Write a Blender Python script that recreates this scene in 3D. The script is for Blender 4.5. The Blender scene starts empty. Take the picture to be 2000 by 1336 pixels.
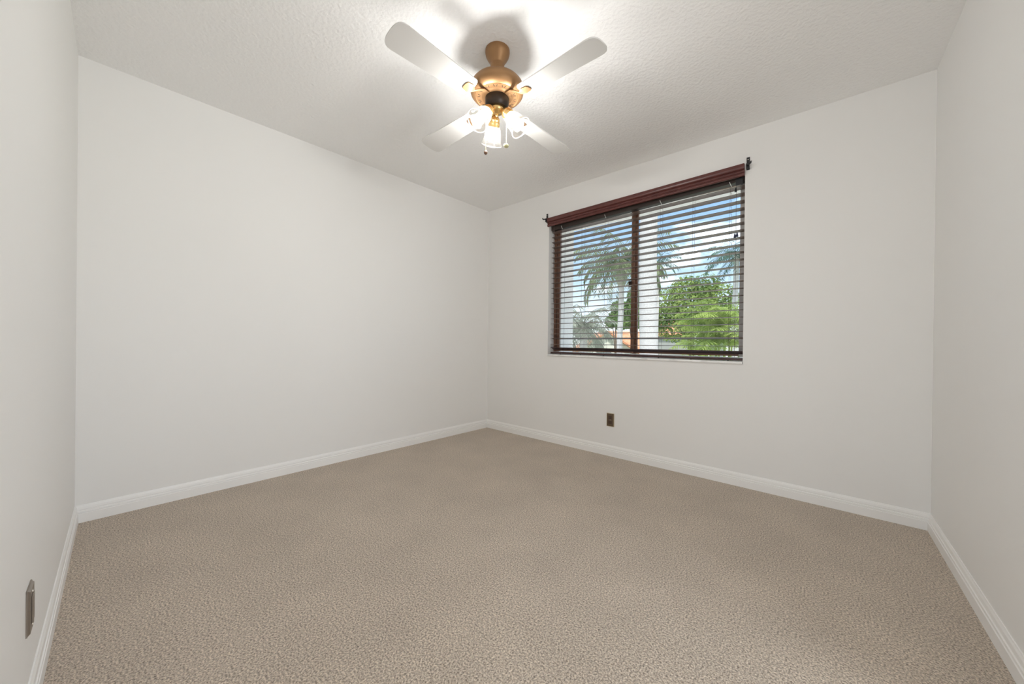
import bpy, bmesh, math, random
from mathutils import Vector, Matrix

random.seed(7)
S = bpy.context.scene
COL = S.collection
PI = math.pi
R = math.radians

# ------------------------------------------------------------------ camera
cam_d = bpy.data.cameras.new('camera')
cam = bpy.data.objects.new('camera', cam_d)
COL.objects.link(cam)
_r = Vector((0.75373, 0.65708, 0.01149)).normalized()
_f = Vector((-0.65709, 0.75381, -0.00264)).normalized()
_u = _r.cross(_f).normalized()
_r = _f.cross(_u)
cam.matrix_world = Matrix(((_r.x, _u.x, -_f.x, 2.8945), (_r.y, _u.y, -_f.y, -2.9052),
                           (_r.z, _u.z, -_f.z, 0.979), (0, 0, 0, 1)))
cam_d.sensor_fit = 'HORIZONTAL'
cam_d.sensor_width = 36.0
cam_d.lens = 705.26 / 2000 * 36.0
cam_d.clip_start = 0.01
cam_d.clip_end = 500
S.camera = cam

# ------------------------------------------------------------------ colour management
S.view_settings.view_transform = 'Standard'
S.view_settings.look = 'None'
S.view_settings.gamma = 1.0
S.view_settings.use_curve_mapping = False
S.view_settings.exposure = 0.13
S.cycles.max_bounces = 12
S.cycles.diffuse_bounces = 8
S.cycles.transparent_max_bounces = 16
S.cycles.sample_clamp_indirect = 4.0

# ------------------------------------------------------------------ light levels
SKY_STRENGTH = 1.25
SUN_STRENGTH = 4.2
BULB_STRENGTH = 214.0
HALL_FILL_POWER = 29.0  # fill lamp added outside the invented hall window
DOOR_FILL_POWER = 18.0  # fill lamp added outside the invented south window

# ------------------------------------------------------------------ sky
w = bpy.data.worlds.new('sky')
S.world = w
w.use_nodes = True
nt = w.node_tree
nt.nodes.clear()
out = nt.nodes.new('ShaderNodeOutputWorld')
bg = nt.nodes.new('ShaderNodeBackground')
bg.inputs['Strength'].default_value = SKY_STRENGTH
tc = nt.nodes.new('ShaderNodeTexCoord')
sep = nt.nodes.new('ShaderNodeSeparateXYZ')
ramp = nt.nodes.new('ShaderNodeValToRGB')
ramp.color_ramp.elements[0].position = 0.0
ramp.color_ramp.elements[0].color = (1.15, 1.18, 1.2, 1)
ramp.color_ramp.elements[1].position = 0.75
ramp.color_ramp.elements[1].color = (0.72, 0.84, 1.0, 1)
e = ramp.color_ramp.elements.new(0.16)
e.color = (0.55, 0.76, 1.0, 1)
e = ramp.color_ramp.elements.new(0.36)
e.color = (0.26, 0.48, 0.82, 1)
mp = nt.nodes.new('ShaderNodeMapping')
mp.inputs['Scale'].default_value = (2.2, 2.2, 5.5)
mp.inputs['Location'].default_value = (0.9, 0.4, 0.0)
cn = nt.nodes.new('ShaderNodeTexNoise')
cn.inputs['Scale'].default_value = 1.7
cn.inputs['Detail'].default_value = 7
cn.inputs['Roughness'].default_value = 0.55
cr = nt.nodes.new('ShaderNodeValToRGB')
cr.color_ramp.elements[0].position = 0.565
cr.color_ramp.elements[1].position = 0.70
mx = nt.nodes.new('ShaderNodeMix')
mx.data_type = 'RGBA'
mx.inputs[7].default_value = (1.7, 1.7, 1.7, 1)
nt.links.new(tc.outputs['Generated'], sep.inputs[0])
nt.links.new(sep.outputs['Z'], ramp.inputs[0])
nt.links.new(tc.outputs['Generated'], mp.inputs[0])
nt.links.new(mp.outputs[0], cn.inputs['Vector'])
nt.links.new(cn.outputs['Fac'], cr.inputs[0])
nt.links.new(cr.outputs[0], mx.inputs[0])
nt.links.new(ramp.outputs[0], mx.inputs[6])
nt.links.new(mx.outputs[2], bg.inputs['Color'])
nt.links.new(bg.outputs[0], out.inputs[0])

# sun, high and behind the house, so it lights the garden and not the room
sl = bpy.data.lights.new('sun', 'SUN')
sl.energy = SUN_STRENGTH
sl.angle = R(0.6)
sl.color = (1.0, 0.95, 0.86)
so = bpy.data.objects.new('sun', sl)
so.rotation_euler = Vector((-0.20, 0.38, -0.90)).to_track_quat('-Z', 'Y').to_euler()
COL.objects.link(so)

# added fill lamps outside two invented hall windows, shining in through the doorways
al = bpy.data.lights.new('added_hall_fill', 'AREA')
al.shape = 'RECTANGLE'
al.size = 1.5
al.size_y = 2.0
al.energy = HALL_FILL_POWER
al.color = (0.97, 0.985, 1.0)
ao = bpy.data.objects.new('added_hall_fill', al)
ao.location = (5.16, -2.2, 1.08)
ao.rotation_euler = (R(90), 0, R(90))
COL.objects.link(ao)
al = bpy.data.lights.new('added_south_fill', 'AREA')  # second added fill lamp, for the south doorway
al.shape = 'RECTANGLE'
al.size = 1.5
al.size_y = 2.0
al.energy = DOOR_FILL_POWER
al.color = (0.97, 0.985, 1.0)
ao = bpy.data.objects.new('added_south_fill', al)
ao.location = (3.0, -5.16, 1.08)
ao.rotation_euler = (R(90), 0, 0)
COL.objects.link(ao)


# ------------------------------------------------------------------ helpers
def obj(name, bm, mat, parent=None, smooth=False, auto=None):
    me = bpy.data.meshes.new(name)
    bmesh.ops.recalc_face_normals(bm, faces=bm.faces[:])
    bm.to_mesh(me)
    bm.free()
    o = bpy.data.objects.new(name, me)
    me.materials.append(mat)
    if smooth:
        for p in me.polygons:
            p.use_smooth = True
        if auto:
            me.set_sharp_from_angle(angle=R(auto))
    COL.objects.link(o)
    if parent is not None:
        o.parent = parent
    return o


def tag(o, label=None, cat=None, group=None, kind=None):
    if label: o['label'] = label
    if cat: o['category'] = cat
    if group: o['group'] = group
    if kind: o['kind'] = kind
    return o


def root(name, loc, label, cat, group=None, rz=0.0):
    o = bpy.data.objects.new(name, None)
    o.empty_display_size = 0.1
    o.location = loc
    o.rotation_euler = (0, 0, rz)
    COL.objects.link(o)
    return tag(o, label, cat, group)


def box(bm, x0, x1, y0, y1, z0, z1, M=None, bev=0.0):
    vs = [bm.verts.new(Vector(p) if M is None else M @ Vector(p)) for p in
          ((x0, y0, z0), (x1, y0, z0), (x1, y1, z0), (x0, y1, z0),
           (x0, y0, z1), (x1, y0, z1), (x1, y1, z1), (x0, y1, z1))]
    fs = [bm.faces.new([vs[i] for i in f]) for f in
          ((0, 3, 2, 1), (4, 5, 6, 7), (0, 1, 5, 4), (1, 2, 6, 5), (2, 3, 7, 6), (3, 0, 4, 7))]
    if bev > 0:
        es = list({e for f in fs for e in f.edges})
        bmesh.ops.bevel(bm, geom=es, offset=bev, segments=2, affect='EDGES', profile=0.6)


def prism(bm, poly, p0, p1, updir=Vector((0, 0, 1)), side=None):
    """extrude a 2-D outline (s, t) from p0 to p1; s runs along side, t along updir"""
    p0, p1 = Vector(p0), Vector(p1)
    if side is None:
        side = (p1 - p0).normalized().cross(updir).normalized()
    side = Vector(side)
    a = [bm.verts.new(p0 + side * s + updir * t) for s, t in poly]
    b = [bm.verts.new(p1 + side * s + updir * t) for s, t in poly]
    n = len(poly)
    for i in range(n):
        bm.faces.new((a[i], a[(i + 1) % n], b[(i + 1) % n], b[i]))
    bm.faces.new(a[::-1])
    bm.faces.new(b)


def lathe(bm, prof, M=None, n=40, closed=False):
    """turn (r, z) profile about z"""
    rings = []
    for r_, z_ in prof:
        if r_ < 1e-6:
            p = Vector((0, 0, z_))
            rings.append([bm.verts.new(p if M is None else M @ p)])
        else:
            ring = []
            for k in range(n):
                a = 2 * PI * k / n
                p = Vector((r_ * math.cos(a), r_ * math.sin(a), z_))
                ring.append(bm.verts.new(p if M is None else M @ p))
            rings.append(ring)
    pairs = list(zip(rings[:-1], rings[1:]))
    if closed:
        pairs.append((rings[-1], rings[0]))
    for A, B in pairs:
        for k in range(n):
            k2 = (k + 1) % n
            if len(A) == 1 and len(B) == 1:
                continue
            if len(A) == 1:
                bm.faces.new((A[0], B[k], B[k2]))
            elif len(B) == 1:
                bm.faces.new((A[k], A[k2], B[0]))
            else:
                bm.faces.new((A[k], A[k2], B[k2], B[k]))


def tube(bm, pts, rad, n=8, taper=None):
    pts = [Vector(p) for p in pts]
    rings = []
    m = len(pts)
    ref = Vector((0.31, 0.2, 0.93))
    for i, p in enumerate(pts):
        t = (pts[min(i + 1, m - 1)] - pts[max(i - 1, 0)]).normalized()
        a = t.cross(ref)
        if a.length < 1e-3:
            a = t.cross(Vector((1, 0, 0)))
        a.normalize()
        b = t.cross(a)
        rr = rad if taper is None else rad * (1 + (taper - 1) * i / max(1, m - 1))
        rings.append([bm.verts.new(p + a * rr * math.cos(2 * PI * k / n) + b * rr * math.sin(2 * PI * k / n)) for k in range(n)])
    for A, B in zip(rings[:-1], rings[1:]):
        for k in range(n):
            bm.faces.new((A[k], A[(k + 1) % n], B[(k + 1) % n], B[k]))
    bm.faces.new(rings[0][::-1])
    bm.faces.new(rings[-1])


def B():
    return bmesh.new()


# ------------------------------------------------------------------ materials
def mat(name, col, rough=0.6, metal=0.0, spec=0.5, coat=0.0, bump=None, noise=None, coords='Object'):
    """principled material; bump = (scale, strength, distance, detail); noise = (scale, colour2, lo, hi, detail)"""
    m = bpy.data.materials.new(name)
    m.use_nodes = True
    t = m.node_tree
    p = t.nodes['Principled BSDF']
    p.inputs['Base Color'].default_value = (*col, 1)
    p.inputs['Roughness'].default_value = rough
    p.inputs['Metallic'].default_value = metal
    p.inputs['Specular IOR Level'].default_value = spec
    p.inputs['Coat Weight'].default_value = coat
    tc = t.nodes.new('ShaderNodeTexCoord')
    if noise:
        nz = t.nodes.new('ShaderNodeTexNoise')
        nz.inputs['Scale'].default_value = noise[0]
        nz.inputs['Detail'].default_value = noise[4]
        rp = t.nodes.new('ShaderNodeValToRGB')
        rp.color_ramp.elements[0].position = noise[2]
        rp.color_ramp.elements[1].position = noise[3]
        rp.color_ramp.elements[0].color = (*col, 1)
        rp.color_ramp.elements[1].color = (*noise[1], 1)
        t.links.new(tc.outputs[coords], nz.inputs['Vector'])
        t.links.new(nz.outputs['Fac'], rp.inputs[0])
        t.links.new(rp.outputs[0], p.inputs['Base Color'])
    if bump:
        bz = t.nodes.new('ShaderNodeTexNoise')
        bz.inputs['Scale'].default_value = bump[0]
        bz.inputs['Detail'].default_value = bump[3]
        bn = t.nodes.new('ShaderNodeBump')
        bn.inputs['Strength'].default_value = bump[1]
        bn.inputs['Distance'].default_value = bump[2]
        t.links.new(tc.outputs[coords], bz.inputs['Vector'])
        t.links.new(bz.outputs['Fac'], bn.inputs['Height'])
        t.links.new(bn.outputs[0], p.inputs['Normal'])
    return m


def glass_mat(name, tint, gloss_rough=0.02, white=0.0, base=0.03, edge=0.55):
    m = bpy.data.materials.new(name)
    m.use_nodes = True
    t = m.node_tree
    t.nodes.clear()
    o = t.nodes.new('ShaderNodeOutputMaterial')
    tr = t.nodes.new('ShaderNodeBsdfTransparent')
    tr.inputs[0].default_value = (*tint, 1)
    gl = t.nodes.new('ShaderNodeBsdfGlossy')
    gl.inputs['Roughness'].default_value = gloss_rough
    lw = t.nodes.new('ShaderNodeLayerWeight')
    lw.inputs['Blend'].default_value = 0.35
    mr = t.nodes.new('ShaderNodeMapRange')
    mr.inputs['To Min'].default_value = base
    mr.inputs['To Max'].default_value = edge
    mxs = t.nodes.new('ShaderNodeMixShader')
    t.links.new(lw.outputs['Facing'], mr.inputs['Value'])
    t.links.new(mr.outputs[0], mxs.inputs[0])
    t.links.new(tr.outputs[0], mxs.inputs[1])
    t.links.new(gl.outputs[0], mxs.inputs[2])
    last = mxs
    if white > 0:
        tl = t.nodes.new('ShaderNodeBsdfTranslucent')
        tl.inputs[0].default_value = (1, 0.97, 0.9, 1)
        m2 = t.nodes.new('ShaderNodeMixShader')
        m2.inputs[0].default_value = white
        t.links.new(last.outputs[0], m2.inputs[1])
        t.links.new(tl.outputs[0], m2.inputs[2])
        last = m2
    t.links.new(last.outputs[0], o.inputs[0])
    return m


def emit_mat(name, col, s):
    m = bpy.data.materials.new(name)
    m.use_nodes = True
    t = m.node_tree
    t.nodes.clear()
    o = t.nodes.new('ShaderNodeOutputMaterial')
    em = t.nodes.new('ShaderNodeEmission')
    em.inputs[0].default_value = (*col, 1)
    em.inputs[1].default_value = s
    t.links.new(em.outputs[0], o.inputs[0])
    return m


def leaf_mat(name, c1, c2, scale=0.8):
    m = mat(name, c1, rough=0.55, spec=0.3, noise=(scale, c2, 0.35, 0.65, 3))
    t = m.node_tree
    p = t.nodes['Principled BSDF']
    o = t.nodes['Material Output']
    tl = t.nodes.new('ShaderNodeBsdfTranslucent')
    src = p.inputs['Base Color'].links[0].from_socket
    t.links.new(src, tl.inputs[0])
    ms = t.nodes.new('ShaderNodeMixShader')
    ms.inputs[0].default_value = 0.35
    t.links.new(p.outputs[0], ms.inputs[1])
    t.links.new(tl.outputs[0], ms.inputs[2])
    t.links.new(ms.outputs[0], o.inputs[0])
    return m


def carpet_mat():
    m = mat('carpet', (0.3, 0.25, 0.2), rough=0.95, spec=0.1)
    t = m.node_tree
    p = t.nodes['Principled BSDF']
    p.inputs['Sheen Weight'].default_value = 0.25
    p.inputs['Sheen Roughness'].default_value = 0.6
    tc = t.nodes.new('ShaderNodeTexCoord')
    fine = t.nodes.new('ShaderNodeTexNoise')
    fine.inputs['Scale'].default_value = 170
    fine.inputs['Detail'].default_value = 3
    fine.inputs['Roughness'].default_value = 0.65
    rp = t.nodes.new('ShaderNodeValToRGB')
    rp.color_ramp.elements[0].position = 0.32
    rp.color_ramp.elements[1].position = 0.64
    rp.color_ramp.elements[0].color = CARPET_DARK
    rp.color_ramp.elements[1].color = CARPET_LIGHT
    broad = t.nodes.new('ShaderNodeTexNoise')
    broad.inputs['Scale'].default_value = 3.2
    broad.inputs['Detail'].default_value = 4
    br = t.nodes.new('ShaderNodeMapRange')
    br.inputs['From Min'].default_value = 0.3
    br.inputs['From Max'].default_value = 0.7
    br.inputs['To Min'].default_value = 0.93
    br.inputs['To Max'].default_value = 1.06
    mul = t.nodes.new('ShaderNodeVectorMath')
    mul.operation = 'SCALE'
    vor = t.nodes.new('ShaderNodeTexVoronoi')
    vor.inputs['Scale'].default_value = 210
    add = t.nodes.new('ShaderNodeMath')
    add.operation = 'SUBTRACT'
    bn = t.nodes.new('ShaderNodeBump')
    bn.inputs['Strength'].default_value = 0.7
    bn.inputs['Distance'].default_value = 0.006
    for nd in (fine, broad, vor):
        t.links.new(tc.outputs['Object'], nd.inputs['Vector'])
    t.links.new(fine.outputs['Fac'], rp.inputs[0])
    t.links.new(broad.outputs['Fac'], br.inputs['Value'])
    t.links.new(rp.outputs[0], mul.inputs[0])
    t.links.new(br.outputs[0], mul.inputs['Scale'])
    t.links.new(mul.outputs[0], p.inputs['Base Color'])
    t.links.new(fine.outputs['Fac'], add.inputs[0])
    t.links.new(vor.outputs['Distance'], add.inputs[1])
    t.links.new(add.outputs[0], bn.inputs['Height'])
    t.links.new(bn.outputs[0], p.inputs['Normal'])
    return m


CARPET_DARK = (0.165, 0.123, 0.090, 1)
CARPET_LIGHT = (0.85, 0.725, 0.59, 1)

M_wall = mat('wall_paint', (0.865, 0.86, 0.845), rough=0.55, spec=0.35, bump=(45, 0.06, 0.003, 4))
M_ceil = mat('textured_ceiling', (0.93, 0.93, 0.925), rough=0.85, spec=0.2, bump=(62, 0.75, 0.006, 3))
M_trim = mat('white_trim_paint', (0.92, 0.915, 0.90), rough=0.35, spec=0.5)
M_carpet = carpet_mat()
M_stucco = mat('white_stucco', (0.90, 0.885, 0.85), rough=0.9, spec=0.1, bump=(60, 0.3, 0.004, 4))
M_sill = mat('marble_sill', (0.93, 0.93, 0.92), rough=0.25, noise=(9, (0.62, 0.62, 0.61), 0.5, 0.75, 6))
M_bronze = mat('bronze_window_frame', (0.20, 0.095, 0.055), rough=0.35, spec=0.5)
M_grey_jamb = mat('grey_window_jamb', (0.46, 0.44, 0.42), rough=0.45)  # right jamb coloured grey, unlike the bronze parts
M_pane = glass_mat('window_glass', (0.97, 0.985, 0.98), base=0.02, edge=0.5)
M_valance = mat('mahogany_valance', (0.125, 0.036, 0.030), rough=0.32, spec=0.5, noise=(30, (0.090, 0.024, 0.021), 0.4, 0.7, 4))
M_slat = mat('dark_wood_slat', (0.165, 0.115, 0.094), rough=0.32, spec=0.5, noise=(25, (0.130, 0.088, 0.070), 0.4, 0.7, 4))
M_rail = mat('dark_bottom_rail', (0.055, 0.022, 0.020), rough=0.35)
M_headrail = mat('brown_headrail', (0.050, 0.036, 0.031), rough=0.5, spec=0.3)
M_cord = mat('dark_cord', (0.10, 0.075, 0.065), rough=0.8)
M_black = mat('black_metal', (0.012, 0.012, 0.014), rough=0.35, spec=0.5)
M_navy = mat('navy_plastic', (0.012, 0.018, 0.06), rough=0.35)
M_clear = mat('clear_plastic', (0.75, 0.74, 0.70), rough=0.2)
M_brass = mat('antique_brass', (0.31, 0.170, 0.075), rough=0.45, metal=0.55, spec=0.5)
M_brass_dark = mat('dark_bronze', (0.030, 0.020, 0.014), rough=0.35, metal=0.4)
M_brass_light = mat('polished_brass', (0.72, 0.48, 0.20), rough=0.25, metal=0.9)
M_slot = mat('vent_slot_dark', (0.06, 0.03, 0.015), rough=0.7)
M_blade = mat('white_blade', (0.68, 0.67, 0.65), rough=0.5, spec=0.3)
M_shade = glass_mat('clear_shade_glass', (0.97, 0.96, 0.94), gloss_rough=0.03, white=0.010, base=0.012, edge=0.45)
M_rim = glass_mat('whitened_glass_rim', (0.98, 0.98, 0.97), gloss_rough=0.1, white=0.06, base=0.10, edge=0.6)  # rim whitened to imitate its overexposed edge
M_bulb = emit_mat('lit_bulb', (0.985, 0.99, 1.0), BULB_STRENGTH)
M_chain = mat('brass_chain', (0.80, 0.70, 0.50), rough=0.3, metal=0.6)
M_walnut = mat('walnut_bead', (0.16, 0.085, 0.05), rough=0.35)
M_ivorybrass = mat('pale_brass_bead', (0.62, 0.60, 0.36), rough=0.25, metal=0.5)
M_plate_brown = mat('brown_brass_plate', (0.15, 0.105, 0.065), rough=0.35, metal=0.3)
M_plate_rim = mat('gold_plate_rim', (0.55, 0.46, 0.33), rough=0.3, metal=0.4)
M_recept = mat('brown_receptacle', (0.085, 0.05, 0.032), rough=0.45)
M_nickel = mat('pewter_plate', (0.30, 0.265, 0.23), rough=0.32, metal=0.75)
M_screw = mat('bright_screw', (0.8, 0.76, 0.68), rough=0.2, metal=0.8)

# outside
M_bounce_ground = mat('pale_bounce_ground', (0.76, 0.73, 0.67), rough=0.9, noise=(2.0, (0.82, 0.79, 0.73), 0.35, 0.7, 5))  # unseen ground made pale to bounce light onto the soffit
M_grass = mat('lawn_grass', (0.12, 0.19, 0.06), rough=0.9, noise=(2.0, (0.22, 0.29, 0.09), 0.35, 0.7, 5))
M_palm_trunk = mat('grey_palm_trunk', (0.52, 0.50, 0.48), rough=0.9, spec=0.1, noise=(45, (0.64, 0.62, 0.60), 0.35, 0.65, 6), bump=(40, 0.3, 0.02, 4))
M_crownshaft = mat('grey_green_crownshaft', (0.30, 0.30, 0.25), rough=0.6)
M_bark = mat('brown_bark', (0.16, 0.12, 0.09), rough=0.9)
M_frond_dark = leaf_mat('palm_frond_grey_green', (0.13, 0.19, 0.11), (0.27, 0.32, 0.17))
M_frond_yel = leaf_mat('palm_frond_yellow_green', (0.22, 0.34, 0.07), (0.46, 0.55, 0.16))
M_frond_teal = leaf_mat('palm_frond_blue_green', (0.07, 0.16, 0.14), (0.16, 0.26, 0.20))
M_frond_grey = leaf_mat('palm_frond_silver', (0.22, 0.25, 0.21), (0.38, 0.41, 0.33))
M_leaf = leaf_mat('tree_leaf', (0.09, 0.17, 0.035), (0.36, 0.46, 0.12), 0.9)
M_leaf_d = leaf_mat('shrub_leaf', (0.10, 0.19, 0.05), (0.22, 0.33, 0.10), 0.5)
M_tile = mat('orange_roof_tile', (0.62, 0.24, 0.12), rough=0.8, noise=(3, (0.74, 0.36, 0.22), 0.4, 0.65, 4))
M_house = mat('cream_house_wall', (0.80, 0.77, 0.70), rough=0.9)
M_house_grey = mat('grey_house_wall', (0.42, 0.41, 0.40), rough=0.9)
M_white = mat('white_house_wall', (0.85, 0.84, 0.82), rough=0.9)
M_win = mat('house_window_glass', (0.22, 0.24, 0.25), rough=0.15)

# ------------------------------------------------------------------ room shell
H = 2.44
PB = Vector((0, 0, 0))                       # corner below the fan's far side
PA = Vector((-0.0554, -2.9795, 0))
PC = Vector((3.3192, 0, 0))
dAB = (PA - PB).normalized()
dS = Vector((0.99964, -0.02672, 0))          # along the near left wall
dE = Vector((0.01184, -0.99993, 0))          # along the right wall
# near corner: PA + s*dS = PC + t*dE
_det = dS.x * (-dE.y) - dS.y * (-dE.x)
_q = PC - PA
_s = (_q.x * (-dE.y) - _q.y * (-dE.x)) / _det
PD = PA + dS * _s
nW = Vector((-dAB.y, dAB.x, 0)) * 1.0        # into the room from the west wall
if nW.x < 0: nW = -nW
nS = Vector((-dS.y, dS.x, 0))
if nS.y < 0: nS = -nS
nE = Vector((dE.y, -dE.x, 0))
if nE.x > 0: nE = -nE
T = 0.12
e0, e1 = 2.50, 3.26                           # added doorway for fill light, along the south wall


def slab_wall(bm, p0, p1, n, z0, z1, t=T):
    a, b_ = Vector(p0), Vector(p1)
    q = [a, b_, b_ - n * t, a - n * t]
    lo = [bm.verts.new(v + Vector((0, 0, z0))) for v in q]
    hi = [bm.verts.new(v + Vector((0, 0, z1))) for v in q]
    bm.faces.new(lo[::-1]); bm.faces.new(hi)
    for i in range(4):
        j = (i + 1) % 4
        bm.faces.new((lo[i], lo[j], hi[j], hi[i]))


def struct(o, label, cat):
    return tag(o, label, cat, kind='structure')


# floor and ceiling follow the walls, the added hall beyond the doorways shares them
bm = B()
box(bm, -0.3, 5.3, -5.3, 0.12, -0.15, 0.0)
struct(obj('floor', bm, M_carpet), 'beige cut pile carpet covering the whole floor of the empty bedroom', 'floor')
bm = B()
box(bm, -0.3, 5.3, -5.3, 0.12, H, H + 0.2)
struct(obj('ceiling', bm, M_ceil), 'white knockdown textured ceiling above the bedroom', 'ceiling')

bm = B()
slab_wall(bm, PA - dAB * 0.0 + dAB * 0.12, PB, nW, 0, H)
struct(obj('wall_west', bm, M_wall), 'large blank off white wall left of the inner corner', 'wall')
bm = B()
slab_wall(bm, PA, PA + dS * e0, nS, 0, H)
slab_wall(bm, PA + dS * e1, PD + dS * 0.12, nS, 0, H)
slab_wall(bm, PA + dS * e0, PA + dS * e1, nS, 2.10, H)
struct(obj('wall_south', bm, M_wall), 'off white wall at the left edge of the photo with a pewter plate', 'wall')

# window wall, with the opening
WX0, WX1, WZ0, WZ1 = 0.828, 2.4615, 0.840, 2.167
bm = B()
for (x0, x1, z0, z1) in ((-0.12, WX0, 0, H), (WX1, PC.x + 0.12, 0, H), (WX0, WX1, 0, WZ0), (WX0, WX1, WZ1, H)):
    box(bm, x0, x1, 0.0, 0.12, z0, z1)
bmesh.ops.remove_doubles(bm, verts=bm.verts[:], dist=1e-5)
struct(obj('wall_north', bm, M_wall), 'off white wall with the window and blind, right of the inner corner', 'wall')
bm = B()
for (x0, x1, y1, z0, z1) in ((-0.4, WX0, 0.46, -2.8, 3.2), (WX1, 5.4, 0.46, -2.8, 3.2), (WX0, WX1, 0.46, -2.8, WZ0), (WX0, WX1, 0.46, WZ1, 3.2)):
    box(bm, x0, x1, 0.12, y1, z0, z1)
struct(obj('wall_outside', bm, M_stucco), 'white stucco face of the house around the window, seen through the blind', 'wall')

# right wall with an added doorway that lets in fill light
d0, d1 = 1.55, 2.85                          # distances along the wall of the doorway jambs
bm = B()
slab_wall(bm, PC, PC + dE * d0, nE, 0, H)
slab_wall(bm, PC + dE * d1, PD + dE * 0.12, nE, 0, H)
slab_wall(bm, PC + dE * d0, PC + dE * d1, nE, 2.25, H)
struct(obj('wall_east', bm, M_wall), 'off white wall at the right edge of the photo', 'wall')
# casing around the added doorways
bm = B()
for a, b_ in ((d0 - 0.06, d0), (d1, d1 + 0.06)):
    slab_wall(bm, PC + dE * a + nE * 0.015, PC + dE * b_ + nE * 0.015, nE, 0, 2.31, 0.0149)
slab_wall(bm, PC + dE * d0 + nE * 0.015, PC + dE * d1 + nE * 0.015, nE, 2.25, 2.31, 0.0149)
struct(obj('trim_1', bm, M_trim), 'white casing around the unseen doorway added to let in fill light', 'trim')
bm = B()
for a, b_ in ((e0 - 0.06, e0), (e1, e1 + 0.06)):
    slab_wall(bm, PA + dS * a + nS * 0.015, PA + dS * b_ + nS * 0.015, nS, 0, 2.16, 0.0149)
slab_wall(bm, PA + dS * e0 + nS * 0.015, PA + dS * e1 + nS * 0.015, nS, 2.10, 2.16, 0.0149)
struct(obj('trim_2', bm, M_trim), 'white casing around the unseen south doorway added to let in fill light', 'trim')
# unseen hall, added to carry the fill light into the room
hx0, hx1 = 3.44, 5.0
bm = B()
box(bm, hx0 + 0.02, hx1, -1.15, -1.05, 0, H)
box(bm, 1.8, 1.9, -5.0, -3.19, 0, H)
hw = (-3.0, -1.4, 0.02, 2.15)
for (y0, y1, z0, z1) in ((-5.0, hw[0], 0, H), (hw[1], -1.15, 0, H), (hw[0], hw[1], 0, hw[2]), (hw[0], hw[1], hw[3], H)):
    box(bm, hx1, hx1 + 0.1, y0, y1, z0, z1)
for (x0, x1, z0, z1) in ((1.8, 2.2, 0, H), (3.8, hx1 + 0.1, 0, H), (2.2, 3.8, 0, hw[2]), (2.2, 3.8, hw[3], H)):
    box(bm, x0, x1, -5.1, -5.0, z0, z1)
struct(obj('added_hall_wall', bm, M_wall), 'off white walls of the unseen hall added for fill light', 'wall')


# baseboards: a stepped colonial profile mitred at the corners
def baseboard(name, p0, p1, n, label, m0=0.0, m1=0.0):
    prof = [(0, 0), (0.013, 0), (0.013, 0.046), (0.0095, 0.0475), (0.0095, 0.051), (0.012, 0.053), (0.0112, 0.060),
            (0.0070, 0.0615), (0.0070, 0.066), (0.0092, 0.068), (0.0075, 0.080), (0.0045, 0.086), (0.0035, 0.090), (0, 0.090)]
    bm = B()
    p0, p1 = Vector(p0), Vector(p1)
    d = (p1 - p0).normalized()
    a = [bm.verts.new(p0 + n * s + d * (s * m0) + Vector((0, 0, t))) for s, t in prof]
    b_ = [bm.verts.new(p1 + n * s - d * (s * m1) + Vector((0, 0, t))) for s, t in prof]
    k = len(prof)
    for i in range(k):
        j = (i + 1) % k
        bm.faces.new((a[i], a[j], b_[j], b_[i]))
    bm.faces.new(a[::-1]); bm.faces.new(b_)
    return struct(obj(name, bm, M_trim), label, 'baseboard')


nN = Vector((0, -1, 0))
baseboard('baseboard_west', PA, PB, nW, 'white moulded baseboard under the large blank wall', 1, 1)
baseboard('baseboard_north', PB, PC, nN, 'white moulded baseboard under the window wall', 1, 1)
baseboard('baseboard_east', PC, PC + dE * (d0 - 0.06), nE, 'white moulded baseboard at the right edge of the photo', 1, 0)
baseboard('baseboard_south', PA, PA + dS * (e0 - 0.06), nS, 'white moulded baseboard at the left edge of the photo', 1, 0)

# window_1
win = root('window_1', (WX0, 0.10, WZ0), 'sliding window in brown frame behind the dark blind', 'window')
win['kind'] = 'structure'
WW, WH = WX1 - WX0, WZ1 - WZ0


def in_win(name, boxes, m):
    bm = B()
    for (x0, x1, y0, y1, z0, z1) in boxes:
        box(bm, x0, x1, y0, y1, z0, z1, bev=0.0015)
    return obj(name, bm, m, win)


in_win('window_frame', [(0, WW, 0, 0.07, WH - 0.022, WH), (0, 0.024, 0, 0.07, 0.040, WH - 0.022)], M_bronze)
j = in_win('jamb', [(WW - 0.042, WW, 0.004, 0.066, 0.044, WH - 0.022)], M_grey_jamb)
tag(j, 'grey right jamb of the window')
xm = 0.815
tag(in_win('sill_track', [(0, WW, 0, 0.07, 0.016, 0.0395)], M_trim), 'white bottom track of the window')
in_win('sash', [(0.030, 0.058, 0.012, 0.034, 0.044, WH - 0.022), (xm - 0.024, xm + 0.005, 0.010, 0.034, 0.044, WH - 0.022),
                (0.058, xm - 0.024, 0.012, 0.034, 0.048, 0.078), (0.058, xm - 0.024, 0.012, 0.034, WH - 0.044, WH - 0.022)], M_bronze)
in_win('sash', [(xm - 0.012, xm + 0.022, 0.038, 0.060, 0.044, WH - 0.022),
                (xm + 0.022, WW - 0.042, 0.038, 0.060, 0.048, 0.066), (xm + 0.022, WW - 0.042, 0.038, 0.060, WH - 0.040, WH - 0.022)], M_bronze)
in_win('pane', [(0.058, xm - 0.024, 0.021, 0.025, 0.078, WH - 0.044)], M_pane)
in_win('pane', [(xm + 0.022, WW - 0.042, 0.047, 0.051, 0.066, WH - 0.040)], M_pane)
in_win('latch', [(xm - 0.040, xm - 0.016, -0.006, 0.010, 0.615, 0.665)], M_brass_dark)
bm = B()
box(bm, 0.001, WW - 0.001, -0.113, -0.001, 0.0, 0.0155, bev=0.003)
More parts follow.
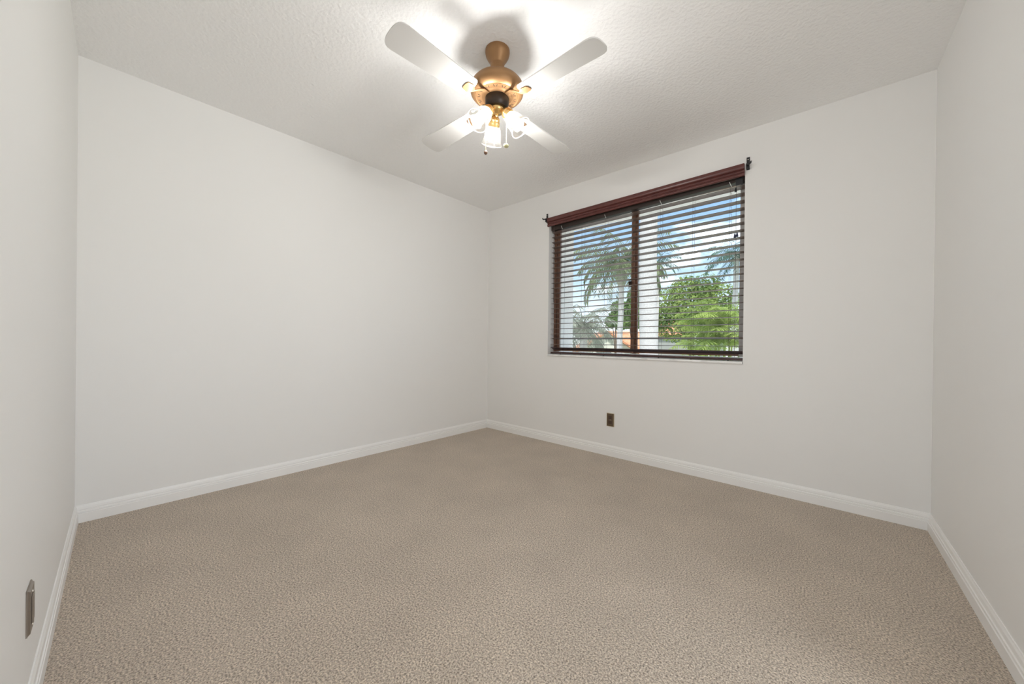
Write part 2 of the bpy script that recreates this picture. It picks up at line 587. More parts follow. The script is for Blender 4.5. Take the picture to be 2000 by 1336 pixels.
obj('window_sill', bm, M_sill, win)

# invented hall windows, unseen, openings for the fill lamps
bm = B()
for (y0, y1, z0, z1) in ((hw[0], hw[0] + 0.05, hw[2], hw[3]), (hw[1] - 0.05, hw[1], hw[2], hw[3]),
                         (hw[0] + 0.05, hw[1] - 0.05, hw[2], hw[2] + 0.05), (hw[0] + 0.05, hw[1] - 0.05, hw[3] - 0.05, hw[3])):
    box(bm, hx1 + 0.02, hx1 + 0.08, y0, y1, z0, z1)
struct(obj('added_hall_window', bm, M_trim), 'white frame of an unseen hall window added for the fill lamp', 'window')

bm = B()
for (x0, x1, z0, z1) in ((2.2, 2.25, hw[2], hw[3]), (3.75, 3.8, hw[2], hw[3]), (2.25, 3.75, hw[2], hw[2] + 0.05), (2.25, 3.75, hw[3] - 0.05, hw[3])):
    box(bm, x0, x1, -5.08, -5.02, z0, z1)
struct(obj('added_south_window', bm, M_trim), 'white frame of an unseen south hall window added for the fill lamp', 'window')

# ------------------------------------------------------------------ venetian blind
BX0, BX1 = WX0 + 0.010, WX1 - 0.008
blind = root('venetian_blind', ((BX0 + BX1) / 2, 0.0, WZ1), 'dark wooden venetian blind, half open, hanging in the window', 'blind')
HALF = (BX1 - BX0) / 2


def rel(z): return z - WZ1


# valance: moulded board on the wall face, hanging a touch lower at its left end
bm = B()
pv = [(0.0, 0.0), (0.009, 0.0), (0.014, 0.004), (0.016, 0.010), (0.015, 0.015), (0.009, 0.019), (0.009, 0.023), (0.014, 0.026), (0.016, 0.031), (0.014, 0.036), (0.010, 0.039), (0.010, 0.042), (0.018, 0.046), (0.021, 0.052), (0.023, 0.060), (0.023, 0.080), (0.0, 0.080)]
tilt = 0.024
prism(bm, [(s, t) for s, t in pv], (-HALF - 0.018, -0.004, rel(2.1020)), (HALF + 0.006, -0.004, rel(2.1020) + tilt), side=(0, -1, 0))
obj('valance', bm, M_valance, blind)
bm = B()
prism(bm, [(0.030, 0.0), (0.086, 0.0), (0.086, 0.045), (0.084, 0.045), (0.084, 0.003), (0.032, 0.003), (0.032, 0.045), (0.030, 0.045)], (-HALF, 0, rel(2.068)), (HALF, 0, rel(2.112)), side=(0, 1, 0))
obj('headrail', bm, M_headrail, blind)

# slats: gently curved, tilted a little more towards the top
bm = B()
SLY = 0.060


def slat(bm, z, tl, x0=-HALF, x1=HALF, w=0.0505, th=0.0028, skew=0.0):
    ca, sa = math.cos(tl), math.sin(tl)
    n = 6
    top, bot = [], []
    for k in range(n + 1):
        s = -w / 2 + w * k / n
        c = 0.0022 * (1 - (2 * s / w) ** 2)
        for lst, off in ((top, c + th / 2), (bot, c - th / 2)):
            # s grows away from the room; a positive tilt lifts the room edge
            lst.append((SLY + s * ca + off * sa, z - s * sa + off * ca))
    ring = top + bot[::-1]
    a = [bm.verts.new((x0, y, zz - skew / 2)) for y, zz in ring]
    b_ = [bm.verts.new((x1, y, zz + skew / 2)) for y, zz in ring]
    m = len(ring)
    for i in range(m):
        q = (i + 1) % m
        bm.faces.new((a[i], a[q], b_[q], b_[i]))
    bm.faces.new(a[::-1]); bm.faces.new(b_)


zs = []
for k in range(21):
    z = 1.0590 + 0.0502 * k
    zs.append((z, R(max(1.0, (z - 1.3) * 12))))
zs.append((1.013, R(12)))
zs.append((0.955, R(1.0)))
for z, tl in zs:
    slat(bm, rel(z), tl, skew=0.011 + 0.014 * (z - 1.05))
obj('slats', bm, M_slat, blind, smooth=True, auto=40)
bm = B()
slat(bm, rel(0.913), R(24), th=0.004, w=0.052, skew=0.006)
o = obj('slat', bm, M_rail, blind, smooth=True, auto=40)
tag(o, 'lowest slat, tipped up and darker')
bm = B()
box(bm, -HALF, HALF, 0.034, 0.086, rel(0.8605), rel(0.8765), bev=0.003)
obj('bottom_rail', bm, M_rail, blind)
cx = (BX0 + BX1) / 2
for xl in (0.957, 1.178, 1.410, 1.886, 2.124, 2.368):
    bm = B()
    x = xl - cx
    for y in (SLY - 0.029, SLY + 0.029):
        tube(bm, [(x, y, rel(2.09)), (x, y, rel(0.877))], 0.0008, n=5)
    for z, tl in zs:
        tube(bm, [(x - 0.003, SLY - 0.029, rel(z) - 0.003 + 0.029 * math.sin(tl)), (x - 0.003, SLY + 0.029, rel(z) - 0.003 - 0.029 * math.sin(tl))], 0.0007, n=4)
    obj('ladder_cord', bm, M_cord, blind)
    bm = B()
    lathe(bm, [(0, -0.0042), (0.005, -0.004), (0.005, 0.0), (0, 0.001)], Matrix.Translation((x, SLY - 0.030, rel(0.8600))), n=12)
    obj('cord_button', bm, M_black, blind)
for xl in (0.957, 1.410, 1.886, 2.368):
    bm = B()
    x = xl - cx
    sk = 0.027 * (x / HALF * 0.5)
    tube(bm, [(x - 0.004, 0.027, rel(2.108) + sk), (x, 0.025, rel(2.096) + sk), (x + 0.009, 0.027, rel(2.074) + sk)], 0.0022, n=6)
    obj('cord_clip', bm, M_clear, blind)
# tilt wand on the left, pull cord with its tassel on the right
bm = B()
tube(bm, [(0.876 - cx, 0.018, rel(2.092)), (0.876 - cx, 0.020, rel(1.36))], 0.0026, n=8)
obj('tilt_wand', bm, M_cord, blind)
bm = B()
box(bm, 2.404 - cx, 2.446 - cx, 0.012, 0.0295, rel(2.082), rel(2.140), bev=0.002)
obj('tilt_mechanism', bm, M_black, blind)
bm = B()
xr = 2.408 - cx
tube(bm, [(xr, 0.022, rel(2.082)), (xr, 0.020, rel(1.5)), (xr, 0.022, rel(0.88))], 0.0011, n=6)
c = obj('pull_cord', bm, M_cord, blind)
for dx, dz in ((-0.006, 0), (0.008, 0.006)):
    bm = B()
    lathe(bm, [(0, 0.016), (0.003, 0.015), (0.0045, 0.008), (0.0075, -0.010), (0.007, -0.016), (0, -0.017)],
          Matrix.Translation((xr + dx, 0.017, rel(1.733) + dz)), n=14)
    obj('tassel', bm, M_navy, c)
bm = B()
lathe(bm, [(0, 0.018), (0.003, 0.016), (0.006, 0.002), (0.008, -0.012), (0, -0.013)], Matrix.Translation((xr - 0.004, 0.020, rel(2.052))), n=14)
obj('tassel', bm, M_black, c)


# ------------------------------------------------------------------ curtain rod brackets
def bracket(x, z, sgn, label):
    r = root('curtain_bracket', (x, 0, z), label, 'bracket', 'curtain rod brackets')
    bm = B()
    box(bm, -0.0095, 0.0095, -0.0045, -0.0003, -0.050, 0.036, bev=0.001)
    obj('plate', bm, M_black, r)
    bm = B()
    box(bm, -0.0095, 0.0095, -0.022, -0.0048, -0.046, -0.010, bev=0.002)
    box(bm, -0.006, 0.006, -0.050, -0.0222, -0.030, -0.022, bev=0.001)
    tube(bm, [(0, -0.046, -0.026), (sgn * 0.012, -0.046, -0.028), (sgn * 0.021, -0.046, -0.022), (sgn * 0.022, -0.046, -0.012)], 0.0055, n=8)
    obj('arm', bm, M_black, r)
    bm = B()
    lathe(bm, [(0, 0.0), (0.004, 0.0), (0.0035, 0.002), (0, 0.0025)], Matrix.Translation((0, -0.0045, 0.020)) @ Matrix.Rotation(R(90), 4, 'X'), n=12)
    obj('screw', bm, M_screw, r)


bracket(0.806, 2.198, -1, 'black curtain rod bracket at the left end of the blind valance')
bracket(2.4785, 2.212, 1, 'black curtain rod bracket at the right end of the blind valance')

# ------------------------------------------------------------------ outlets
# brown duplex outlet under the window
r = root('wall_outlet', (1.498, 0, 0.311), 'brown duplex outlet with gold edged plate below the window', 'outlet')
bm = B()
box(bm, -0.035, 0.035, -0.006, -0.0002, -0.0575, 0.0575, bev=0.003)
obj('cover_plate', bm, M_plate_rim, r)
bm = B()
box(bm, -0.0305, 0.0305, -0.0072, -0.0062, -0.053, 0.053, bev=0.0004)
obj('face', bm, M_plate_brown, r)
for dz in (0.0205, -0.0205):
    bm = B()
    box(bm, -0.0165, 0.0165, -0.0098, -0.0073, dz - 0.0145, dz + 0.0145, bev=0.0011)
    rc = obj('receptacle', bm, M_recept, r)
    bm = B()
    for sx in (-0.006, 0.006):
        box(bm, sx - 0.0012, sx + 0.0012, -0.0103, -0.0099, dz - 0.002, dz + 0.0065)
    lathe(bm, [(0, 0.0), (0.0025, 0.0), (0.0025, 0.0004), (0, 0.0004)], Matrix.Translation((0, -0.0099, dz - 0.008)) @ Matrix.Rotation(R(90), 4, 'X'), n=10)
    obj('slots', bm, M_black, rc)
bm = B()
lathe(bm, [(0, 0.0), (0.003, 0.0), (0.0025, 0.0012), (0, 0.0015)], Matrix.Translation((0, -0.0073, 0)) @ Matrix.Rotation(R(90), 4, 'X'), n=12)
obj('screw', bm, M_screw, r)

# pewter wall plate on the near left wall
pc = PA + dS * 1.432 + nS * 0.0 + Vector((0, 0, 0.287))
r = root('wall_plate', pc, 'pewter wall plate low on the wall at the left edge', 'wall plate', rz=math.atan2(dS.y, dS.x))
bm = B()
poly = [(-0.035, 0.0002), (-0.035, 0.003), (-0.030, 0.007), (0.030, 0.007), (0.035, 0.003), (0.035, 0.0002)]
lo = [bm.verts.new((s, t, -0.0575)) for s, t in poly]
m0 = [bm.verts.new((s * (0.98), t, -0.0540 if t < 0.005 else -0.0525)) for s, t in poly]
hi0 = [bm.verts.new((s * (0.98), t, 0.0540 if t < 0.005 else 0.0525)) for s, t in poly]
hi = [bm.verts.new((s, min(t, 0.003), 0.0575)) for s, t in poly]
for v in lo: v.co.y = min(v.co.y, 0.003)
for Aa, Bb in ((lo, m0), (m0, hi0), (hi0, hi)):
    for i in range(6):
        q = (i + 1) % 6
        bm.faces.new((Aa[i], Aa[q], Bb[q], Bb[i]))
bm.faces.new(lo[::-1]); bm.faces.new(hi)
obj('cover_plate', bm, M_nickel, r)
bm = B()
box(bm, -0.017, 0.017, 0.0071, 0.0090, -0.034, 0.034, bev=0.0008)
obj('insert', bm, M_nickel, r)
for dz in (0.042, -0.042):
    bm = B()
    lathe(bm, [(0, 0.0), (0.0035, 0.0), (0.003, 0.0015), (0, 0.002)], Matrix.Translation((0, 0.0071, dz)) @ Matrix.Rotation(R(-90), 4, 'X'), n=12)
    obj('screw', bm, M_screw, r)

# ------------------------------------------------------------------ ceiling fan
FX, FY = 1.629, -1.590
fan = root('ceiling_fan', (FX, FY, H), 'brass ceiling fan with white blades and three lit glass shades on the ceiling', 'ceiling fan')
AZ0 = math.atan2(-2.9052 - FY, 2.8945 - FX)   # towards the room corner with the added doorways

bm = B()
lathe(bm, [(0.0, -0.0005), (0.061, -0.0005), (0.0615, -0.012), (0.058, -0.028), (0.050, -0.043), (0.041, -0.056), (0.036, -0.066), (0.034, -0.072), (0.0, -0.072)], n=48)
obj('canopy', bm, M_brass, fan, smooth=True, auto=50)
bm = B()
lathe(bm, [(0.0, -0.070), (0.035, -0.070), (0.0345, -0.10), (0.038, -0.138), (0.043, -0.158), (0.0, -0.158)], n=40)
obj('neck', bm, M_brass, fan, smooth=True, auto=50)
bm = B()
lathe(bm, [(0.0, -0.1530), (0.075, -0.1530), (0.100, -0.1570), (0.118, -0.1650), (0.129, -0.1780), (0.1335, -0.1930), (0.134, -0.2050), (0.131, -0.2180),
           (0.123, -0.2280), (0.111, -0.2345), (0.1065, -0.2360), (0.1045, -0.2345), (0.1025, -0.2365), (0.078, -0.2375), (0.0765, -0.2365), (0.070, -0.2385), (0.061, -0.2430), (0.056, -0.2425), (0.0, -0.2400)], n=64)
nf0 = len(bm.faces)
for k in range(14):                          # pairs of thin dark boxes standing for the shade inside vent slots
    a = 2 * PI * k / 14
    for da in (-0.075, 0.075):
        M = Matrix.Rotation(a + da, 4, 'Z') @ Matrix.Translation((0.0905, 0, -0.2373)) @ Matrix.Rotation(0.35 if da > 0 else -0.35, 4, 'Z')
        box(bm, -0.0065, 0.0065, -0.0017, 0.0017, -0.0006, 0.0004, M)
bm.faces.ensure_lookup_table()
for fc in bm.faces[nf0:]:
    fc.material_index = 1
mot = obj('motor_housing', bm, M_brass, fan, smooth=True, auto=35)
mot.data.materials.append(M_slot)
bm = B()
lathe(bm, [(0.0, -0.238), (0.059, -0.238), (0.060, -0.246), (0.059, -0.270), (0.055, -0.283), (0.048, -0.291), (0.0, -0.291)], n=40)
obj('switch_housing', bm, M_brass_dark, fan, smooth=True, auto=40)
bm = B()
lathe(bm, [(0.0, -0.288), (0.036, -0.288), (0.038, -0.296), (0.036, -0.306), (0.028, -0.313), (0.014, -0.317), (0.009, -0.322), (0.006, -0.328), (0.0, -0.329)], n=36)
obj('light_fitter', bm, M_brass_light, fan, smooth=True, auto=40)

# blades, at rest
NB = 4


def blade_bm():
    bm = B()
    outl = []
    L0, L1 = 0.165, 0.588
    w0, w1 = 0.052, 0.066
    for k in range(9):                        # inner end, rounded a little
        a = PI / 2 + PI * k / 8
        outl.append((L0 + 0.016 + 0.016 * math.cos(a), w0 * math.sin(a)))
    for k in range(13):                       # outer end
        a = -PI / 2 + PI * k / 12
        cx_, sx_ = math.cos(a), math.sin(a)
        outl.append((L1 - 0.045 + 0.045 * math.copysign(abs(cx_) ** 0.7, cx_), w1 * math.copysign(abs(sx_) ** 0.7, sx_)))
    top = [bm.verts.new((x, y, 0.0028)) for x, y in outl]
    bot = [bm.verts.new((x, y, -0.0028)) for x, y in outl]
    n = len(outl)
    for i in range(n):
        q = (i + 1) % n
        bm.faces.new((bot[i], bot[q], top[q], top[i]))
    bm.faces.new(top); bm.faces.new(bot[::-1])
    return bm


def iron_bm():
    bm = B()
    pts = [(0.062, 0.010, -0.2415), (0.094, 0.009, -0.2420), (0.122, 0.009, -0.256), (0.158, 0.011, -0.2800), (0.180, 0.026, -0.2835), (0.205, 0.022, -0.2840), (0.212, 0.010, -0.2842)]
    # the outer plate lies flat against the pitched blade
    zt = lambda x, y, z: (-0.2801 + 0.1584 * y) if x > 0.165 else z
    tp = [[bm.verts.new((x, s * w_, zt(x, s * w_, z))) for s in (-1, 1)] for x, w_, z in pts]
    bt = [[bm.verts.new((x, s * w_, zt(x, s * w_, z) - 0.004)) for s in (-1, 1)] for x, w_, z in pts]
    for i in range(len(pts) - 1):
        bm.faces.new((tp[i][0], tp[i][1], tp[i + 1][1], tp[i + 1][0]))
        bm.faces.new((bt[i][0], bt[i + 1][0], bt[i + 1][1], bt[i][1]))
        for s in (0, 1):
            bm.faces.new((tp[i][s], tp[i + 1][s], bt[i + 1][s], bt[i][s]))
    bm.faces.new((tp[0][0], bt[0][0], bt[0][1], tp[0][1]))
    bm.faces.new((tp[-1][0], tp[-1][1], bt[-1][1], bt[-1][0]))
    return bm


b0 = obj('blade', blade_bm(), M_blade, fan)
i0 = obj('blade_iron', iron_bm(), M_brass, b0)
for k in range(NB):
    a = AZ0 + PI / 4 + 2 * PI * k / NB
    if k == 0:
        bl, ir = b0, i0
    else:
        bl, ir = b0.copy(), i0.copy()
        COL.objects.link(bl); COL.objects.link(ir)
        bl.parent = fan
        ir.parent = bl
    M = Matrix.Rotation(a, 4, 'Z') @ Matrix.Translation((0, 0, -0.277)) @ Matrix.Rotation(R(9), 4, 'X')
    bl.matrix_local = M
    ir.matrix_local = M.inverted() @ Matrix.Rotation(a, 4, 'Z')

# three lamps
TL = R(41)


def lamp_frame(az):
    axis = Vector((math.sin(TL) * math.cos(az), math.sin(TL) * math.sin(az), -math.cos(TL)))
    o = Vector((0.030 * math.cos(az), 0.030 * math.sin(az), -0.297))
    q = axis.to_track_quat('Z', 'Y')
    return Matrix.Translation(o) @ q.to_matrix().to_4x4()


for az in (AZ0 + R(192), AZ0 + R(72), AZ0 - R(48)):
    M = lamp_frame(az)
    bm = B()
    lathe(bm, [(0, -0.006), (0.010, -0.006), (0.011, 0.008), (0.018, 0.014), (0.024, 0.022), (0.026, 0.030), (0.0255, 0.032), (0.0255, 0.036),
               (0.0285, 0.038), (0.0295, 0.056), (0.0285, 0.058), (0.0255, 0.058), (0.0245, 0.052), (0, 0.052)], M, n=32)
    so_ = obj('lamp_socket', bm, M_brass_light, fan, smooth=True, auto=35)
    bm = B()
    prof_o = [(0.0245, 0.053), (0.0275, 0.0585), (0.034, 0.066), (0.040, 0.078), (0.0435, 0.096), (0.046, 0.114), (0.049, 0.128), (0.0535, 0.138), (0.0545, 0.142)]
    prof_i = [(r_ - 0.0022, z_ + 0.0004) for r_, z_ in prof_o][::-1]
    lathe(bm, prof_o + prof_i, M, n=44, closed=True)
    sh = obj('shade', bm, M_shade, fan, smooth=True, auto=60)
    bm = B()
    lathe(bm, [(0.0538 + 0.0026 * math.cos(2 * PI * k / 8), 0.1445 + 0.0026 * math.sin(2 * PI * k / 8)) for k in range(8)], M, n=44, closed=True)
    tag(obj('rim', bm, M_rim, sh, smooth=True), 'glass rim, thickened and whitened like an overexposed edge')
    bm = B()
    lathe(bm, [(0, 0.053), (0.012, 0.054), (0.013, 0.062), (0.019, 0.074), (0.0235, 0.088), (0.0245, 0.098), (0.022, 0.110), (0.014, 0.119), (0, 0.122)], M, n=24)
    obj('bulb', bm, M_bulb, fan, smooth=True)

# pull chains
rv = Vector((0.7537, 0.6571, 0))
fw = Vector((-0.6571, 0.7538, 0))
for kind, sx, dz, knob_z, fo in (('w', -0.054, 0, -0.512, 0.0), ('b', 0.049, 0, -0.477, 0.0)):
    q = rv * sx + fw * fo
    st = q.normalized() * 0.050
    bm = B()
    tube(bm, [(st.x, st.y, -0.262), (q.x, q.y, -0.266), (q.x, q.y, -0.275), (q.x, q.y, knob_z)], 0.0010, n=6)
    z = -0.277
    while z > knob_z:
        lathe(bm, [(0, 0.0016), (0.0016, 0), (0, -0.0016)], Matrix.Translation((q.x, q.y, z)), n=6)
        z -= 0.0052
    ch = obj('pull_chain', bm, M_chain, fan)
    bm = B()
    if kind == 'w':
        lathe(bm, [(0, 0.010), (0.003, 0.010), (0.0075, 0.006), (0.0095, 0.0), (0.0075, -0.007), (0.003, -0.0105), (0, -0.0105)], Matrix.Translation((q.x, q.y, knob_z)), n=20)
        tag(obj('knob', bm, M_walnut, ch, smooth=True), 'dark wooden pull knob')
    else:
        lathe(bm, [(0, 0.011), (0.004, 0.011), (0.011, 0.006), (0.0135, 0.0), (0.011, -0.006), (0.004, -0.010), (0, -0.010)], Matrix.Translation((q.x, q.y, knob_z)), n=20)
        tag(obj('knob', bm, M_ivorybrass, ch, smooth=True), 'pale brass pull knob')

# ------------------------------------------------------------------ garden and neighbours
GZ = -2.75
bm = B()
box(bm, -60, 40, 0.5, 15.0, GZ - 0.2, GZ)
struct(obj('ground', bm, M_bounce_ground), 'unseen ground below the window, made pale to bounce light up', 'ground')
bm = B()
box(bm, -60, 40, 15.0, 90, GZ - 0.2, GZ)
struct(obj('lawn', bm, M_grass), 'green lawn under the trees and houses across the yard', 'ground')


def frond_into(bm, base, az, elev, length, droop, pairs, leaf, wid=0.035, hang=0.35, rach=0.012):
    base = Vector(base)
    pts = [base.copy()]
    n = 10
    p = base.copy()
    dirs = []
    for i in range(n):
        el = elev - droop * (i / (n - 1)) ** 1.3
        d = Vector((math.cos(el) * math.cos(az), math.cos(el) * math.sin(az), math.sin(el)))
        p = p + d * (length / n)
        pts.append(p.copy()); dirs.append(d)
    tube(bm, pts, rach, n=5, taper=0.3)
    side = Vector((-math.sin(az), math.cos(az), 0))
    for k in range(pairs):
        t = 0.10 + 0.89 * (k + random.random() * 0.6) / pairs
        i = min(n - 1, int(t * n))
        q = pts[i] + (pts[i + 1] - pts[i]) * (t * n - i)
        d = dirs[i]
        ll = leaf * (0.45 + 1.0 * math.sin(PI * min(1, t * 0.93 + 0.07)) * 0.65) * random.uniform(0.85, 1.1)
        for s in (-1, 1):
            v = (side * s * 0.85 + d * 0.55 + Vector((0, 0, -hang + random.uniform(-0.15, 0.15)))).normalized()
            wv = v.cross(Vector((random.uniform(-.3, .3), random.uniform(-.3, .3), 1))).normalized() * wid * 0.5
            tip = q + v * ll + Vector((0, 0, -0.12 * ll))
            mid = q + v * ll * 0.45
            bm.faces.new([bm.verts.new(x) for x in (q, mid + wv, tip, mid - wv)])


def palm(name, label, base, trunk_r, crown_z, nf, flen, leaf, m_leaf, shaft=None, elev=(-0.2, 1.25), droop=1.5, pairs=26, wid=0.035, hang=0.35, group='palms in the garden', trunk_mat=None, taper=0.85):
    r = root(name, base, label, 'palm tree', group)
    top = crown_z - base[2]
    bm = B()
    st = top - (shaft or 0.0)
    n = 14
    tube(bm, [(0.03 * math.sin(i * 0.6), 0, st * i / n) for i in range(n + 1)], trunk_r, n=20, taper=taper)
    obj('trunk', bm, trunk_mat or M_palm_trunk, r, smooth=True, auto=50)
    if shaft:
        bm = B()
        lathe(bm, [(0, st - 0.02), (trunk_r * 1.0, st - 0.02), (trunk_r * 1.75, st + shaft * 0.25), (trunk_r * 1.7, st + shaft * 0.6), (trunk_r * 0.9, st + shaft), (0, st + shaft)], Matrix.Translation((0.03 * math.sin(n * 0.6), 0, 0)), n=20)
        obj('crownshaft', bm, M_crownshaft, r, smooth=True, auto=50)
    bm = B()
    for k in range(nf):
        az = 2.39996 * k + random.uniform(-0.2, 0.2)
        el = elev[0] + (elev[1] - elev[0]) * ((k + 0.5) / nf)
        frond_into(bm, (0, 0, top - 0.03), az, el, flen * random.uniform(0.85, 1.1), droop * random.uniform(0.8, 1.15), pairs, leaf, wid, hang)
    obj('crown', bm, m_leaf, r)
    return r


def clump(name, label, base, height, nst, flen, leaf, m_leaf, spread=0.9, pairs=22, group='palms in the garden'):
    r = root(name, base, label, 'palm tree', group)
    for k in range(nst):
        a = 2.39996 * k
        rr = spread * 0.35 * math.sqrt((k + 0.5) / nst)
        lean = Vector((math.cos(a), math.sin(a), 0)) * rr
        hh = height * random.uniform(0.62, 0.92)
        bm = B()
        tube(bm, [lean * 0.5, lean * 0.8 + Vector((0, 0, hh * 0.5)), lean * 1.3 + Vector((0, 0, hh))], 0.035, n=8, taper=0.7)
        obj('stem', bm, M_frond_yel, r, smooth=True, auto=60)
        bm = B()
        for f in range(9):
            frond_into(bm, lean * 1.3 + Vector((0, 0, hh - 0.02)), 2.39996 * f + k, random.uniform(0.55, 1.3), flen * random.uniform(0.8, 1.1), random.uniform(1.0, 1.7), pairs, leaf, 0.030, 0.3)
        obj('fronds', bm, m_leaf, r)
    return r


def foliage_bm(lumps, n, size):
    bm = B()
    wts = [l[3] ** 2 for l in lumps]
    for _ in range(n):
        l = random.choices(lumps, wts)[0]
        v = Vector((random.gauss(0, 1), random.gauss(0, 1), random.gauss(0, 1))).normalized()
        p = Vector(l[:3]) + v * l[3] * random.uniform(0.72, 1.06)
        nrm = (v + Vector((random.uniform(-1, 1), random.uniform(-1, 1), random.uniform(-0.3, 1))) * 0.8).normalized()
        a = nrm.cross(Vector((random.uniform(-1, 1), random.uniform(-1, 1), random.uniform(-1, 1)))).normalized()
        b_ = nrm.cross(a)
        s = size * random.uniform(0.6, 1.3)
        bm.faces.new([bm.verts.new(x) for x in (p - a * s, p + b_ * s * 0.45, p + a * s, p - b_ * s * 0.45)])
    return bm


def tree(name, label, base, lumps, n, size, m, trunk_h, trunk_r, group='broadleaf trees in the garden'):
    r = root(name, base, label, 'tree', group)
    bm = B()
    tube(bm, [(0, 0, 0), (0.1, 0.05, trunk_h * 0.5), (0, 0, trunk_h)], trunk_r, n=12, taper=0.7)
    for k, l in enumerate(lumps[:6]):
        tube(bm, [(0, 0, trunk_h * 0.75), (l[0] * 0.5, l[1] * 0.5, (trunk_h + l[2]) * 0.5), (l[0], l[1], l[2])], trunk_r * 0.45, n=7, taper=0.4)
    obj('trunk', bm, M_bark, r, smooth=True, auto=50)
    obj('foliage', foliage_bm(lumps, n, size), m, r)
    return r


palm('royal_palm', 'tall royal palm whose thick pale trunk stands just right of the window mullion', (-0.461, 6.109 + 0.0, GZ), 0.215, 9.0, 14, 3.0, 0.75, M_frond_dark,
     shaft=1.4, elev=(0.0, 1.3), pairs=30, wid=0.04, taper=0.93)
palm('royal_palm', 'slender palm with drooping green crown left of the window mullion', (-4.008, 12.314, GZ), 0.135, 4.5, 30, 2.6, 0.62, M_frond_dark,
     shaft=1.0, elev=(-0.35, 1.3), droop=1.7, pairs=34, wid=0.045, hang=0.7)
palm('fan_palm', 'low silvery palm filling the lower left part of the window', (-2.20, 5.93, GZ), 0.12, 1.45, 26, 1.02, 0.38, M_frond_grey,
     elev=(-0.5, 1.3), droop=1.3, pairs=26, wid=0.028, hang=0.45)
palm('coconut_palm', 'blue green palm crown against the sky at the window\'s right side', (-0.95, 20.3, GZ), 0.16, 5.85, 20, 1.9, 0.5, M_frond_teal,
     elev=(-0.3, 1.2), droop=1.4, pairs=26, wid=0.045, hang=0.4)
palm('slim_palm', 'small dark palm peeping out right of the thick pale trunk', (-3.47, 15.4, GZ), 0.08, 5.0, 14, 1.1, 0.36, M_frond_teal,
     elev=(-0.2, 1.2), droop=1.2, pairs=18, wid=0.03, hang=0.4)
clump('areca_palm', 'yellow green areca palm clump at the lower right of the window', (0.10, 11.3, GZ), 5.0, 11, 1.45, 0.42, M_frond_yel, spread=1.5)
clump('areca_palm', 'areca palm clump left of the larger clump at the lower right', (-1.65, 16.2, GZ), 4.7, 5, 1.0, 0.36, M_frond_yel, spread=0.8)

tree('shade_tree', 'broad bright green tree filling the right half of the window', (-4.3, 24.1, GZ),
     [(0, 0, 6.7, 1.6), (-1.6, 0.3, 6.3, 1.4), (1.5, 0.2, 6.6, 1.4), (-2.4, -0.3, 5.4, 1.2), (2.4, 0.2, 5.9, 1.2), (0.6, -0.8, 5.8, 1.5), (-0.9, -0.6, 5.2, 1.4), (-0.4, 0.4, 7.5, 1.0), (1.0, 0.4, 7.6, 0.9), (1.7, -0.5, 4.9, 1.2), (0.9, -0.5, 4.6, 1.0)],
     14000, 0.11, M_leaf, 5.2, 0.2)
tree('garden_tree', 'narrow dark green tree behind the slender palm and mullion', (-5.61, 17.54, GZ),
     [(0, 0, 5.7, 0.6), (0.35, 0, 5.2, 0.6), (-0.4, 0, 5.1, 0.55), (0.1, 0, 6.4, 0.45), (0.5, 0.2, 5.9, 0.4)],
     3000, 0.13, M_leaf_d, 4.6, 0.14)
tree('garden_tree', 'green shrubby tree beside the orange gable roof', (-8.5, 21.4, GZ),
     [(0, 0, 5.5, 0.5), (0.3, 0.2, 5.1, 0.5), (-0.3, 0, 5.2, 0.45), (0.1, 0, 6.2, 0.45)],
     2200, 0.12, M_leaf_d, 3.8, 0.10)

# house with the orange gable roof
bm = B()


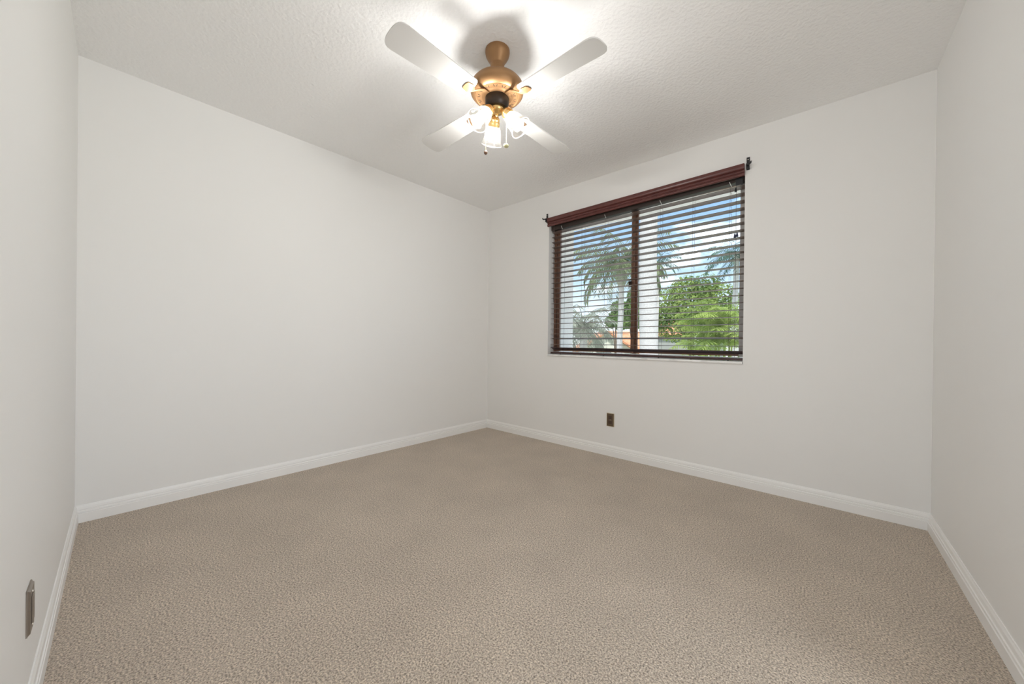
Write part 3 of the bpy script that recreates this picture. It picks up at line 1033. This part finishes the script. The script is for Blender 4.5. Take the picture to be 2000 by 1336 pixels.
def house(name, label, loc, rz, W_, D_, wall_h, rise, m_wall, over=0.35, group='houses across the garden'):
    r = root(name, loc, label, 'house', group, rz)
    bm = B()
    # gabled body, gable towards -y
    a = [(-W_ / 2, 0, 0), (W_ / 2, 0, 0), (W_ / 2, 0, wall_h), (0, 0, wall_h + rise), (-W_ / 2, 0, wall_h)]
    f = [bm.verts.new(p) for p in a]
    k = [bm.verts.new((p[0], D_, p[2])) for p in a]
    bm.faces.new(f); bm.faces.new(k[::-1])
    for i in range(5):
        q = (i + 1) % 5
        bm.faces.new((f[i], f[q], k[q], k[i]))
    obj('wall', bm, m_wall, r)
    bm = B()
    sl_ = rise / (W_ / 2)
    for s in (-1, 1):
        x1 = s * (W_ / 2 + over)
        z1 = wall_h - over * sl_
        p = [(0, -over, wall_h + rise + 0.02), (x1, -over, z1 + 0.02), (x1, D_ + over, z1 + 0.02), (0, D_ + over, wall_h + rise + 0.02)]
        lo = [bm.verts.new(x) for x in p]
        up = [bm.verts.new((x[0], x[1], x[2] + 0.16)) for x in p]
        bm.faces.new(lo[::-1]); bm.faces.new(up)
        for i in range(4):
            q = (i + 1) % 4
            bm.faces.new((lo[i], lo[q], up[q], up[i]))
    obj('roof', bm, M_tile, r)
    return r


ang = math.atan2(-0.6571, 0.7538) + 0.0       # faces the window roughly
face = math.atan2(24.9 + 2.9, -10.86 - 2.89) - PI / 2
h1 = house('house', 'cream house with orange tiled gable roof at the lower left of the window', (-10.87, 24.90, GZ), face + 0.15, 5.2, 7.4, 2.75, 1.75, M_house)
bm = B()
n = 14
pts = [(-0.55, 0.9), (0.55, 0.9)] + [(0.55 * math.cos(PI * i / n), 2.45 + 0.55 * math.sin(PI * i / n)) for i in range(n + 1)]
prism(bm, pts, (0, 0.02, 0), (0, -0.03, 0), side=(1, 0, 0))
obj('arched_window', bm, M_win, h1)
# cross wing of the same house, its ridge running to the right
bm = B()
prism(bm, [(-2.6, 0), (2.6, 0), (2.6, 2.80), (0, 4.55), (-2.6, 2.80)], (2.3, 4.2, 0), (3.4, 4.2, 0), side=(0, 1, 0))
obj('wing_wall', bm, M_house, h1)
bm = B()
prism(bm, [(-3.0, 2.56), (0, 4.58), (3.0, 2.56), (3.0, 2.74), (0, 4.76), (-3.0, 2.74)], (0.3, 4.2, 0), (3.7, 4.2, 0), side=(0, 1, 0))
obj('wing_roof', bm, M_tile, h1)
h2 = house('house', 'grey walled house with a short orange roof right of the thick trunk', (-9.22, 42.25, GZ), face - 0.1 + PI / 2, 4.5, 4.4, 4.7, 1.45, M_house_grey)
r = root('house', (-3.5, 40.5, GZ), 'plain white building at the right edge of the window', 'house', 'houses across the garden', 0.45)
bm = B()
box(bm, -1.6, 1.6, 0, 6, 0, 6.0)
obj('wall', bm, M_white, r)
bm = B()
box(bm, -1.8, 1.8, -0.2, 6.2, 6.001, 6.3)
obj('parapet', bm, M_white, r)
